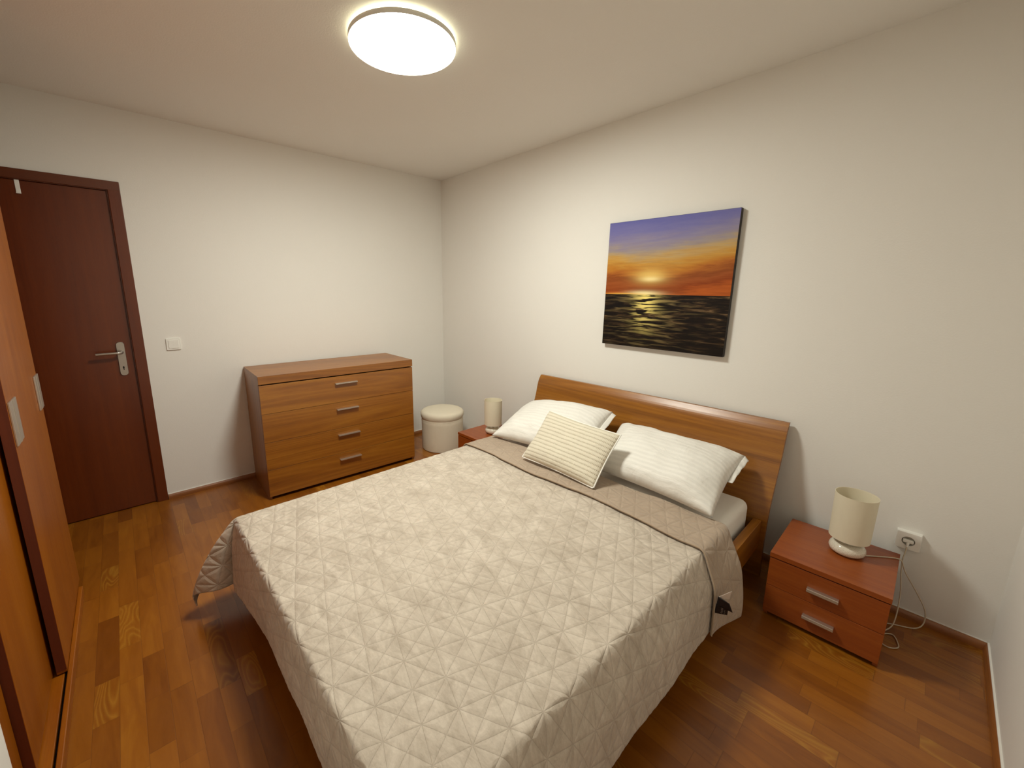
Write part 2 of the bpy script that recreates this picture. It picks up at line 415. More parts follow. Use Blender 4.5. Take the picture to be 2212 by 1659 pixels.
skirting('baseboard_left', (0, -0.016, 0), (0, -2.395, 0), (1, 0, 0), M['skirt_y'])
skirting('baseboard_right', (ROOM_W, -0.016, 0), (ROOM_W, FRONT_Y, 0), (-1, 0, 0), M['skirt_y'], 0.034, 0.014)
skirting('baseboard_front', (PIER_X, FRONT_Y, 0), (ROOM_W-0.014, FRONT_Y, 0), (0, 1, 0), M['skirt_x'])
# bead of white sealant where the right wall meets the skirting
struct(box('trim_right', ROOM_W-0.0055, ROOM_W, FRONT_Y, -0.003, 0.033, 0.037, M['plastic']))
struct(box('trim_back', 0.0, ROOM_W-0.006, -0.0045, 0.0, 0.0335, 0.0362, M['plastic']))
struct(box('trim_left', 0.0, 0.0045, -2.395, -0.005, 0.0335, 0.0362, M['plastic']))

# door: leaf, casing, handle
door = thing('door_1', (0, 0, 0)); door['kind'] = 'structure'
leaf = box('door_leaf', -0.045, -0.006, DY0+0.004, DY1-0.004, 0.006, DZ-0.004, M['door'], door, 0.002)
bm = bmesh.new()
for a, b, c, d in ((DY1, DY1+0.058, 0, DZ+0.052), (DY0-0.058, DY0, 0, DZ+0.052)):
    add_box(bm, 0.0, 0.014, a, b, c, d, 0.003)
    # stepped inner lip
add_box(bm, -WT+0.01, 0.006, DY1-0.004, DY1+0.003, 0, DZ+0.003); add_box(bm, -WT+0.01, 0.006, DY0-0.003, DY0+0.004, 0, DZ+0.003)
casing = bm_obj('door_casing', bm, M['door'], door)
bm = bmesh.new(); add_box(bm, 0.0, 0.0145, DY0-0.058, DY1+0.058, DZ, DZ+0.052, 0.003); add_box(bm, -WT+0.01, 0.006, DY0, DY1, DZ-0.003, DZ+0.004)
bm_obj('door_head', bm, M['door_x'], door)
# rubber seal shadow line
# lever handle on a long plate
hy = -2.515
bm = bmesh.new()
pl = []
def rrect(w, h, r, n=6):
    out = []
    for cx, cz, a0 in ((w-r, h-r, 0), (-w+r, h-r, 90), (-w+r, -h+r, 180), (w-r, -h+r, 270)):
        for i in range(n+1):
            a = R(a0+90*i/n); out.append((cx+r*math.cos(a), cz+r*math.sin(a)))
    return out
def plate(bm, cx0, thick, cy, cz, w, h, r, mi=0, bev=0.0):
    pts = rrect(w, h, r); A = [bm.verts.new((cx0, cy+p[0], cz+p[1])) for p in pts]; B = [bm.verts.new((cx0+thick, cy+p[0]*(1-bev), cz+p[1]*(1-bev*w/h))) for p in pts]
    m = len(pts)
    for i in range(m): bm.faces.new((A[i], A[(i+1) % m], B[(i+1) % m], B[i])).material_index = mi
    bm.faces.new(A).material_index = mi; bm.faces.new(B).material_index = mi
plate(bm, -0.006, 0.009, hy, 1.012, 0.021, 0.108, 0.018, 0, 0.10)
hp = bm_obj('handle_plate', bm, M['steel'], door); hp['label'] = 'long rounded satin steel plate'
bm = bmesh.new()
tube(bm, catmull([(0.002, hy+0.003, 1.055), (0.032, hy+0.002, 1.055), (0.046, hy-0.008, 1.055), (0.050, hy-0.03, 1.0545), (0.050, hy-0.075, 1.054), (0.050, hy-0.118, 1.053)], 6), [0.009]*12+[0.0085]*19, 12)
hl = bm_obj('handle_lever', bm, M['steel'], hp, True)
bm = bmesh.new(); plate(bm, 0.0028, 0.0012, hy, 0.957, 0.004, 0.007, 0.0038); plate(bm, 0.0028, 0.0012, hy, 0.948, 0.0022, 0.008, 0.002)
bm_obj('keyhole', bm, M['black'], hp)

# small white hook hung over the door's top edge
bm = bmesh.new(); add_box(bm, -0.0055, -0.0015, -2.829, -2.811, 1.955, 2.029, 0.001); add_box(bm, -0.0015, 0.010, -2.829, -2.811, 1.955, 1.960, 0.001)
tag(bm_obj('door_hook', bm, M['plastic']), 'small white strip hook near the top edge of the brown door', 'hook')

# light switch
sw = thing('light_switch', (0, -2.245, 1.085), 0, 'square white light switch on the wall beside the brown door', 'switch')
bm = bmesh.new(); plate(bm, 0.0, 0.009, 0, 0, 0.041, 0.041, 0.005, 0, 0.07); bm_obj('cover_frame', bm, M['plastic'], sw)
bm = bmesh.new(); plate(bm, 0.008, 0.004, 0, 0, 0.028, 0.028, 0.002, 0, 0.03); bm_obj('rocker', bm, M['plastic'], sw)

# wall socket
so = thing('wall_socket', (3.489, 0, 0.368), 0, 'square white wall socket with a lamp plug, right of the nearer nightstand', 'socket')
bm = bmesh.new()
pts = rrect(0.0405, 0.0405, 0.004); m_ = len(pts)
nseg = 40
out0 = [bm.verts.new((p[0], 0, p[1])) for p in pts]; out1 = [bm.verts.new((p[0]*0.93, -0.024, p[1]*0.93)) for p in pts]
for i in range(m_): bm.faces.new((out0[i], out0[(i+1) % m_], out1[(i+1) % m_], out1[i]))
inn = [bm.verts.new((0.021*math.cos(2*math.pi*i/m_ + R(0)), -0.0245, 0.021*math.sin(2*math.pi*i/m_))) for i in range(m_)]
# order matches: both start at angle 0..90 quadrant
for i in range(m_): bm.faces.new((out1[i], out1[(i+1) % m_], inn[(i+1) % m_], inn[i]))
deep = [bm.verts.new((v.co.x*0.98, -0.010, v.co.z*0.98)) for v in inn]
for i in range(m_): bm.faces.new((inn[i], inn[(i+1) % m_], deep[(i+1) % m_], deep[i]))
bm.faces.new(deep)
bm_obj('cover_frame', bm, M['plastic'], so)
bm = bmesh.new(); lathe(bm, [(0, 0.0), (0.0203, 0.0), (0.0203, 0.001), (0, 0.001)], 32)
bmesh.ops.transform(bm, matrix=Matrix.Rotation(R(90), 4, 'X') @ Matrix.Translation((0, 0, 0.0102)), verts=bm.verts)
bm_obj('socket_well', bm, M['recess'], so)

# ------------------------------------------------------------------ ceiling lamp
LX, LY = 1.735, -1.439
lt = thing('ceiling_light', (LX, LY, 0), 0, 'round flush ceiling light glowing white', 'ceiling light')
def emis(name, col, s):
    t = NT(name); t.b.inputs['Base Color'].default_value = (0.8, 0.8, 0.8, 1); t.b.inputs['Emission Color'].default_value = col+(1,)
    t.b.inputs['Emission Strength'].default_value = s; return t.m
bm = bmesh.new(); lathe(bm, [(0, 2.4995), (0.188, 2.4995), (0.190, 2.498), (0.190, 2.4885), (0, 2.4885)], 64)
bm_obj('mounting_plate', bm, M['plastic'], lt)
# plastic rim; glow ring added behind it imitates light leaking onto the ceiling
bm = bmesh.new(); lathe(bm, [(0.189, 2.4885), (0.221, 2.4865), (0.2262, 2.484), (0.227, 2.470), (0.2250, 2.4655), (0.2220, 2.4680), (0.2208, 2.483), (0.189, 2.4855)], 96, close=True)
bm_obj('outer_rim', bm, plain('white_rim', srgb(236, 234, 224), 0.4), lt)
bm = bmesh.new(); lathe(bm, [(0.1905, 2.4892), (0.1925, 2.4895), (0.1925, 2.4975), (0.1905, 2.498)], 96, close=True)
bm_obj('leak_glow_ring', bm, emis('leak_glow', (1.0, 1.0, 0.76), 9.0), lt)
bm = bmesh.new(); lathe(bm, [(0.2206, 2.482), (0.2195, 2.4735), (0.21, 2.4685), (0.157, 2.4635), (0.084, 2.4615), (0, 2.461)], 96)
bm_obj('diffuser', bm, emis('diffuser_glow', LAMP_COLOR, LAMP_STRENGTH*0.88), lt)

# ------------------------------------------------------------------ painting
PW, PH = 0.7607, 0.7821
pc = ((1.9113+2.672)/2, (1.0939+1.876)/2)
t = NT('sunset_painting'); uvn = t.n('ShaderNodeUVMap').outputs[0]
sp = t.n('ShaderNodeSeparateXYZ'); t.l(uvn, sp.inputs[0]); U, V = sp.outputs[0], sp.outputs[1]
HOR = 0.425
def blob(cu, cv, su, sv, p=1.0):
    a = t.math('POWER', t.math('ABSOLUTE', t.math('DIVIDE', t.math('SUBTRACT', U, cu), su)), 2.0)
    b = t.math('POWER', t.math('ABSOLUTE', t.math('DIVIDE', t.math('SUBTRACT', V, cv), sv)), 2.0)
    return t.math('MULTIPLY', t.math('EXPONENT', t.math('MULTIPLY', t.math('ADD', a, b), -1.0)), p)
st = t.noise(t.mapping(uvn, (2.6, 20, 1)), 1.0, 6, 0.65, 0.5)
st2 = t.noise(t.mapping(uvn, (5, 60, 1), (3, 1, 0)), 1.0, 4, 0.6, 0.3)
low = t.noise(t.mapping(uvn, (1.6, 2.2, 1), (5.2, 0.7, 0)), 1.0, 2, 0.5, 0.4)
sk = t.math('DIVIDE', t.math('SUBTRACT', V, HOR), 1-HOR)
# cloud bank higher at the right, V-shaped bright opening over the sun
skw = t.math('ADD', sk, t.math('MULTIPLY', t.math('SUBTRACT', st, 0.5), 0.30))
skw = t.math('ADD', skw, t.math('MULTIPLY', t.math('SUBTRACT', low, 0.5), 0.10))
skw = t.math('SUBTRACT', skw, t.math('MULTIPLY', t.math('MAXIMUM', t.math('SUBTRACT', U, 0.62), 0.0), 0.30))
skw = t.math('ADD', skw, t.math('MULTIPLY', blob(0.42, 0.62, 0.20, 0.16), 0.05))
sky = t.ramp(skw, [(0.0, srgb(186, 92, 30)), (0.07, srgb(140, 62, 16)), (0.15, srgb(160, 84, 34)), (0.22, srgb(138, 70, 24)), (0.29, srgb(178, 104, 36)), (0.36, srgb(190, 124, 40)), (0.46, srgb(200, 150, 66)),
                   (0.54, srgb(190, 158, 104)), (0.62, srgb(160, 146, 140)), (0.72, srgb(140, 132, 160)), (0.84, srgb(118, 114, 168)), (1.0, srgb(100, 100, 166))])
sky = t.mix(t.math('MULTIPLY', t.math('SUBTRACT', t.math('MULTIPLY', st2, 1.6), 0.62, clamp=True), t.math('SUBTRACT', 0.9, sk, clamp=True)), sky, srgb(120, 52, 20), 'MIX')
sky = t.mix(blob(0.40, 0.565, 0.13, 0.055, 0.75), sky, srgb(250, 214, 120))
sky = t.mix(blob(0.405, 0.545, 0.075, 0.018, 0.8), sky, srgb(255, 236, 170))
sky = t.mix(blob(0.36, 0.432, 0.13, 0.022, 1.0), sky, srgb(255, 240, 180))
sky = t.mix(blob(0.20, 0.428, 0.2, 0.008, 0.7), sky, srgb(240, 190, 80))
sv = t.noise(t.mapping(uvn, (4.6, 40, 1), (1, 2, 0)), 1.0, 5, 0.6, 0.7)
sv2 = t.noise(t.mapping(uvn, (4.5, 50, 1), (7, 2, 0)), 1.0, 3, 0.5, 0.5)
sea = t.ramp(sv, [(0.30, srgb(6, 3, 2)), (0.50, srgb(24, 14, 7)), (0.60, srgb(66, 48, 28)), (0.74, srgb(140, 112, 78))])
col_ = t.math('EXPONENT', t.math('MULTIPLY', t.math('POWER', t.math('ABSOLUTE', t.math('DIVIDE', t.math('SUBTRACT', U, 0.375), 0.095)), 2.0), -1.0))
dpt = t.math('SUBTRACT', 1.25, t.math('MULTIPLY', t.math('SUBTRACT', HOR, V), 3.2), clamp=True)
gl = t.math('MULTIPLY', t.math('MULTIPLY', col_, dpt), t.math('MULTIPLY', t.math('SUBTRACT', sv2, 0.46), 14.0, clamp=True))
wide = t.math('MULTIPLY', t.math('EXPONENT', t.math('MULTIPLY', t.math('POWER', t.math('ABSOLUTE', t.math('DIVIDE', t.math('SUBTRACT', U, 0.40), 0.30)), 2.0), -1.0)), t.math('MULTIPLY', t.math('SUBTRACT', sv2, 0.54), 9.0, clamp=True))
sea = t.mix(t.math('MULTIPLY', wide, 0.55), sea, srgb(176, 150, 96))
sea = t.mix(gl, sea, srgb(250, 226, 130))
dk = t.math('MULTIPLY', t.math('SUBTRACT', 0.22, V, clamp=True), 3.0, clamp=True)
sea = t.mix(dk, sea, srgb(18, 10, 5))
c = t.mix(t.math('GREATER_THAN', V, HOR), sea, sky)
t.l(c, t.b.inputs['Base Color']); t.b.inputs['Roughness'].default_value = 0.55; t.b.inputs['Specular IOR Level'].default_value = 0.2
t.bump(t.math('ADD', st2, sv2), 0.2, 0.001)
M['painting'] = t.m
M['canvas_side'] = plain('painted_canvas_edge', srgb(30, 22, 18), 0.6)
pt = thing('painting', (pc[0], -0.004, pc[1]), 0, 'unframed square canvas painting of a sunset over dark sea above the bed', 'painting')
pt.rotation_euler = (0, R(0.62), 0)
bm = bmesh.new(); add_box(bm, -PW/2, PW/2, -0.030, 0, -PH/2, PH/2, 0.002); bm_obj('stretched_canvas', bm, M['canvas_side'], pt)
bm = bmesh.new(); uvl = bm.loops.layers.uv.new('UVMap')
e = 0.0015
vs = [bm.verts.new(p) for p in ((-PW/2+e, -0.0305, -PH/2+e), (PW/2-e, -0.0305, -PH/2+e), (PW/2-e, -0.0305, PH/2-e), (-PW/2+e, -0.0305, PH/2-e))]
f = bm.faces.new(vs)
for lp, q in zip(f.loops, ((0, 0), (1, 0), (1, 1), (0, 1))): lp[uvl].uv = q
me = bpy.data.meshes.new('painted_face'); bm.to_mesh(me); bm.free()
o = link_mesh('painted_face', me, M['painting'], pt)

# ------------------------------------------------------------------ wardrobe with sliding doors
WX0, WX1, WZ = 0.885, PIER_X-0.002, 2.36
wr = thing('wardrobe', (0, 0, 0), 0, 'tall orange brown wardrobe with sliding doors and flat metal handles', 'wardrobe')
bm = bmesh.new()
add_box(bm, WX0, WX0+0.022, HALL_Y+0.004, -2.868, 0.0, WZ, 0.001)      # far side panel
add_box(bm, WX1-0.022, WX1, HALL_Y+0.004, -2.905, 0.0, WZ, 0.001)
add_box(bm, WX0+0.022, WX1-0.022, HALL_Y+0.004, HALL_Y+0.012, 0.05, WZ)
add_box(bm, WX0+0.022, WX1-0.022, HALL_Y+0.012, -2.905, 0.05, 0.068); add_box(bm, WX0+0.022, WX1-0.022, HALL_Y+0.012, -2.905, 1.75, 1.768)
bm_obj('carcass', bm, M['wardrobe'], wr)
box('top_panel', WX0, WX1, HALL_Y+0.004, -2.79, WZ-0.0, WZ+0.022, M['wardrobe_x'], wr, 0.001)
bm = bmesh.new()
add_box(bm, WX0, WX1, -2.8030, -2.787, 0.0, 0.046, 0.003); add_box(bm, WX0, WX1, -2.90, -2.812, 0.0, 0.036, 0.002)
bm_obj('plinth', bm, M['wardrobe_x'], wr)
box('track_groove', WX0, WX1, -2.813, -2.802, 0.0, 0.024, M['black'], wr)
def handle_plate(name, x0, x1, y, z0, z1, parent):
    bm = bmesh.new(); add_box(bm, x0, x1, y, y+0.006, z0, z1, 0.0015)
    w = x1-x0
    add_box(bm, x0+w*0.42, x0+w*0.58, y+0.006, y+0.0075, z0+0.002, z1-0.002)
    return bm_obj(name, bm, M['alu'], parent)
def slide_door(x0, x1, y, hs, lab):
    p = box('sliding_door', x0, x1, y-0.028, y, 0.0415, WZ-0.004, M['wardrobe'], wr, 0.0012)
    p['label'] = lab
    # thin darker strips on both ends paint in the shade of the unlit edges
    for a, b in ((x1-0.0005, x1+0.0006), (x0-0.0006, x0+0.0005)):
        box('shaded_end', a, b, y-0.027, y-0.001, 0.052, WZ-0.006, M['wardrobe_shade'], p)
    for (a, b) in hs: handle_plate('handle', a, b, y, 0.925, 1.075, p)
    return p
slide_door(0.80, 1.465, -2.8032, [(0.803, 0.905), (1.345, 1.46)], 'front sliding door with a flat metal handle at each edge')
slide_door(1.30, 1.865, -2.842, [], 'rear sliding door set behind the front one')
box('end_stile', 1.870, WX1, -2.892, -2.864, 0.040, WZ, M['wardrobe'], wr, 0.001)

# ------------------------------------------------------------------ chest of drawers (local frame turned a little)
dr = thing('chest_of_drawers', (0.25, -1.25, 0), R(-2.1417), 'wide orange brown wooden chest with four drawers against the left wall', 'chest of drawers')
dx0, dx1, dy0, dy1 = 0.036-0.25, 0.5253-0.25, -1.857+1.25, -0.706+1.25
box('side_panel', dx0, dx1-0.020, dy0, dy0+0.018, 0.0, 0.829, M['dresser_side'], dr, 0.001); box('side_panel', dx0, dx1-0.020, dy1-0.018, dy1, 0.0, 0.829, M['dresser_side'], dr, 0.001)
box('carcass', dx0+0.004, dx1-0.030, dy0+0.018, dy1-0.018, 0.022, 0.834, M['black'], dr)
# top with its deep mitred front edge
bm = bmesh.new(); add_box(bm, dx0, dx1, dy0-0.001, dy1+0.001, 0.829, 0.885, 0.0012)
bm_obj('top', bm, M['dresser'], dr)
box('plinth', dx0+0.01, dx1-0.06, dy0+0.02, dy1-0.02, 0.0, 0.024, M['black'], dr)
zs = [0.024, 0.2205, 0.4195, 0.6215, 0.822]
for i in range(4):
    d = box('drawer', dx1-0.019, dx1-0.001, dy0+0.001, dy1-0.001, zs[i]+0.0012, zs[i+1]-0.0012, M['dresser'], dr, 0.0009)
    hc = zs[i+1]-0.052
    if i == 3: hc = 0.769
    if i == 0: hc = 0.172
    bm = bmesh.new(); add_box(bm, dx1-0.001, dx1+0.022, -0.107, 0.061, hc-0.0045, hc+0.0045, 0.0012)
    # recess under the grip
    bm_obj('handle', bm, M['alu'], d)

# ------------------------------------------------------------------ nightstands
def nightstand(x, y, w, dpt, h, rz, label):
    """x,y = back left corner"""
    n = thing('nightstand', (x, y, 0), rz, label, 'nightstand', None)
    for a in (0.002, w-0.018): box('side_panel', a, a+0.016, -dpt+0.018, 0, 0.0, h-0.022, M['cherry_side'], n, 0.0008)
    box('carcass', 0.018, w-0.018, -dpt+0.024, -0.002, 0.01, h-0.023, M['black'], n)
    box('plinth', 0.02, w-0.02, -dpt+0.05, -0.01, 0.0, 0.02, M['black'], n)
    box('top', 0, w, -dpt, 0, h-0.022, h, M['cherry'], n, 0.0012)
    zz = [0.020, 0.1535, h-0.0255]
    for i in range(2):
        d = box('drawer', 0.002, w-0.002, -dpt+0.002, -dpt+0.018, zz[i]+0.001, zz[i+1]-0.001, M['cherry'], n, 0.0008)
        hz = 0.0865 if i == 0 else 0.2155
        bm = bmesh.new(); add_box(bm, 0.142, 0.246, -dpt-0.020, -dpt+0.002, hz-0.0075, hz+0.0075, 0.002)
        for q in (-0.0035, 0.0005, 0.0045): add_box(bm, 0.143, 0.245, -dpt-0.0207, -dpt-0.0195, hz+q-0.0008, hz+q+0.0008)
        bm_obj('handle', bm, M['alu'], d)
    return n
NH = 0.3128
nightstand(3.0863, -0.0612, 0.388, 0.4056, NH, R(0.41), 'low reddish wooden nightstand with two drawers, nearer one at right of the bed')
nightstand(0.932, -0.135, 0.388, 0.4056, NH, 0, 'low reddish wooden nightstand at the far left side of the bed, partly hidden')

# ------------------------------------------------------------------ table lamps
def table_lamp(x, y, z, label, lean=0.0):
    L = thing('table_lamp', (x, y, z), 0, label, 'lamp')
    bm = bmesh.new()
    lathe(bm, [(0, 0.0), (0.036, 0.0), (0.050, 0.004), (0.0605, 0.013), (0.0635, 0.025), (0.0605, 0.038), (0.052, 0.048), (0.040, 0.053), (0.026, 0.052), (0.016, 0.048), (0, 0.047)], 48)
    bm_obj('base', bm, M['ceramic'], L)
    bm = bmesh.new(); lathe(bm, [(0, 0.034), (0.006, 0.034), (0.006, 0.12), (0, 0.12)], 16); bm_obj('stem', bm, M['plastic'], L)
    bm = bmesh.new(); lathe(bm, [(0, 0.105), (0.017, 0.105), (0.019, 0.12), (0.019, 0.145), (0.015, 0.15), (0.015, 0.152), (0.026, 0.17), (0.030, 0.19), (0.026, 0.208), (0.012, 0.219), (0, 0.222)], 24)
    bm_obj('bulb', bm, M['plastic'], L)
    bm = bmesh.new(); r0, r1, h0, h1, th = 0.0695, 0.0715, 0.074, 0.276, 0.0012
    lathe(bm, [(r0, h0), (r1, h1), (r1+0.0006, h1+0.0006), (r1-th, h1+0.0006), (r0-th, h0), ], 64, close=True)
    bm_obj('lamp_shade', bm, M['shade'], L)
    bm = bmesh.new()
    for a in (0.3, 0.3+2.094, 0.3+4.189):
        tube(bm, [(0.014*math.cos(a), 0.014*math.sin(a), 0.148), (0.0695*math.cos(a), 0.0695*math.sin(a), 0.150)], 0.0012, 6)
    bm_obj('shade_spider', bm, M['plastic'], L)
    return L
LRX, LRY = 3.313, -0.222
lampR = table_lamp(LRX, LRY, NH, 'cream table lamp with round speckled base on the nearer nightstand')
lampL = table_lamp(1.135, -0.335, NH, 'cream table lamp on the far nightstand beside the left pillow')
# its flex: off the back of the top, down to the floor in loose loops, up to the socket
W = lambda x, y, z: (x-LRX, y-LRY, z-NH)
path = [W(3.365, -0.205, NH+0.006), W(3.40, -0.170, NH+0.003), W(3.44, -0.135, NH+0.003), W(3.466, -0.118, NH+0.003), W(3.482, -0.105, NH-0.008), W(3.50, -0.085, 0.25), W(3.545, -0.05, 0.16), W(3.580, -0.034, 0.085),
        W(3.585, -0.040, 0.025), W(3.56, -0.075, 0.005), W(3.49, -0.115, 0.004), W(3.455, -0.15, 0.004), W(3.445, -0.21, 0.004), W(3.452, -0.262, 0.004), W(3.490, -0.292, 0.004), W(3.520, -0.270, 0.004), W(3.520, -0.235, 0.004), W(3.500, -0.190, 0.004), W(3.462, -0.225, 0.004), W(3.468, -0.205, 0.004),
        W(3.497, -0.150, 0.03), W(3.500, -0.085, 0.13), W(3.489, -0.060, 0.22), W(3.484, -0.046, 0.28), W(3.487, -0.036, 0.318), W(3.4885, -0.031, 0.345)]
bm = bmesh.new(); tube(bm, catmull(path, 8), 0.0024, 8)
cordo = bm_obj('power_cord', bm, M['cord'], lampR, True)
bm = bmesh.new(); pp = W(3.489, 0, 0.368)
add_box(bm, pp[0]-0.017, pp[0]+0.017, pp[1]-0.030, pp[1]-0.0115, pp[2]-0.0075, pp[2]+0.0075, 0.004, 0, 3)
tube(bm, [W(3.489, -0.026, 0.364), W(3.4888, -0.030, 0.352), W(3.4885, -0.031, 0.343)], [0.006, 0.0045, 0.003], 8)
bm_obj('plug', bm, M['plastic'], lampR)

# ------------------------------------------------------------------ round pouffe
pf = thing('pouffe', (0.445, -0.345, 0), 0, 'round cream upholstered pouffe stool in the corner', 'stool')
bm = bmesh.new()
def pprof(bm, prof, wob, mi=0):
    n = 72; rings = []
    for r, z, a in prof:
        rings.append([bm.verts.new(((r+a*wob(2*math.pi*i/n, z))*math.cos(2*math.pi*i/n), (r+a*wob(2*math.pi*i/n, z))*math.sin(2*math.pi*i/n), z)) for i in range(n)] if r > 1e-5 else [bm.verts.new((0, 0, z))])
    for A, B in zip(rings, rings[1:]):
        for i in range(n):
            j = (i+1) % n
            if len(B) == 1: f = bm.faces.new((A[i], A[j], B[0]))
            elif len(A) == 1: f = bm.faces.new((A[0], B[j], B[i]))
            else: f = bm.faces.new((A[i], A[j], B[j], B[i]))
            f.smooth = True
wobf = lambda a, z: mnoise.noise(Vector((3*math.cos(a), 3*math.sin(a), z*22)))
pprof(bm, [(0, 0.0, 0), (0.180, 0.0, 0), (0.190, 0.004, 0), (0.192, 0.02, 0.001), (0.192, 0.10, 0.001), (0.193, 0.18, 0.001), (0.193, 0.25, 0.002), (0.194, 0.272, 0.003), (0.192, 0.280, 0.003), (0.194, 0.288, 0.003), (0.192, 0.295, 0.003), (0.18, 0.298, 0)], wobf)
bm_obj('body', bm, M['velour'], pf)
bm = bmesh.new()
pprof(bm, [(0.17, 0.290, 0), (0.192, 0.292, 0.003), (0.198, 0.304, 0.003), (0.2015, 0.322, 0.002), (0.201, 0.338, 0.002), (0.194, 0.352, 0.001), (0.180, 0.361, 0.001), (0.150, 0.366, 0.001), (0.09, 0.369, 0), (0, 0.370, 0)], wobf)
bm_obj('padded_lid', bm, M['velour'], pf)

# ------------------------------------------------------------------ bed
BX0, BX1 = 1.39, 2.99
bed = thing('bed', (0, 0, 0), 0, 'double bed with a wide leaning wooden headboard', 'bed')
# headboard: leans back towards the wall at the top, curving to vertical below
prof = [(-0.195, 0.0), (-0.205, 0.06), (-0.212, 0.15), (-0.212, 0.23), (-0.207, 0.32), (-0.186, 0.40), (-0.155, 0.49), (-0.122, 0.57), (-0.097, 0.645), (-0.080, 0.715), (-0.066, 0.757), (-0.042, 0.795)]
prof = [(p.x, p.y) for p in catmull([(a, b, 0) for a, b in prof], 4)]
bm = bmesh.new(); hx0, hx1, th = 1.376, 3.010, 0.022
cols = []
for (y, z) in prof:
    cols.append([bm.verts.new((hx0, y, z)), bm.verts.new((hx1, y, z)), bm.verts.new((hx1, y+th, z)), bm.verts.new((hx0, y+th, z))])
for A, B in zip(cols, cols[1:]):
    for k in range(4): bm.faces.new((A[k], A[(k+1) % 4], B[(k+1) % 4], B[k]))
bm.faces.new(cols[0]); bm.faces.new(cols[-1])
bm_obj('headboard', bm, M['bed'], bed)
box('side_rail', BX1-0.036, BX1, -2.200, -0.2145, 0.168, 0.318, M['bed_rail'], bed, 0.0015)
box('side_rail', BX0, BX0+0.036, -2.200, -0.2145, 0.168, 0.318, M['bed_rail'], bed, 0.0015)
box('foot_rail', BX0, BX1, -2.214, -2.200, 0.168, 0.318, M['bed'], bed, 0.0015)
for x in (BX0+0.04, BX1-0.10):
    box('leg', x, x+0.06, -2.195, -2.135, 0.0, 0.168, M['bed_rail'], bed, 0.002)
bm = bmesh.new()
for i in range(14): add_box(bm, BX0+0.037, BX1-0.037, -2.16+i*0.142, -2.16+i*0.142+0.07, 0.17, 0.186, 0.002)
sl = bm_obj('slatted_base', bm, M['bed'], bed)
# mattress in a fitted sheet
bm = bmesh.new(); add_box(bm, 1.452, 2.934, -2.198, -0.232, 0.187, 0.418, 0.040, 0, 5)
ma = bm_obj('mattress', bm, M['mattress'], None, True)
tag(ma, 'thick white sheeted mattress visible at the right head end of the bed', 'mattress')

# ------------------------------------------------------------------ quilt
QT = 0.424        # height of the cloth over the mattress
MXL, MXR, MYF = 1.452, 2.934, -2.205
def smooth01(x): x = np.clip(x, 0, 1); return x*x*(3-2*x)
def vnoise(X, Y, s, seed):
    """cheap smooth value noise"""
    rng = np.random.RandomState(seed); N = 64; T = rng.rand(N, N)
    x, y = X*s, Y*s; xi, yi = np.floor(x).astype(int), np.floor(y).astype(int)
    fx, fy = smooth01(x-xi), smooth01(y-yi)
    g = lambda a, b: T[a % N, b % N]
    return ((g(xi, yi)*(1-fx)+g(xi+1, yi)*fx)*(1-fy) + (g(xi, yi+1)*(1-fx)+g(xi+1, yi+1)*fx)*fy)*2-1

def make_profile(a1, s1, a2):
    """outward/drop as functions of arc length: round shoulder to angle a1, straight until s1, then steepens to a2"""
    t = np.linspace(0, 0.7, 1401); ang = a1*smooth01(t/0.045)**0.8 + (a2-a1)*smooth01((t-s1)/0.08)
    ds = t[1]-t[0]
    return t, np.concatenate([[0], np.cumsum(np.cos(ang[1:])*ds)]), np.concatenate([[0], np.cumsum(np.sin(ang[1:])*ds)])
PROF = {'side': make_profile(R(63), 0.105, R(86)), 'foot': make_profile(R(80), 0.10, R(87))}
def side_profile(d, which):
    t, o, dz = PROF[which]
    return np.interp(d, t, o)-0.008*smooth01(d/0.03), np.interp(d, t, dz)

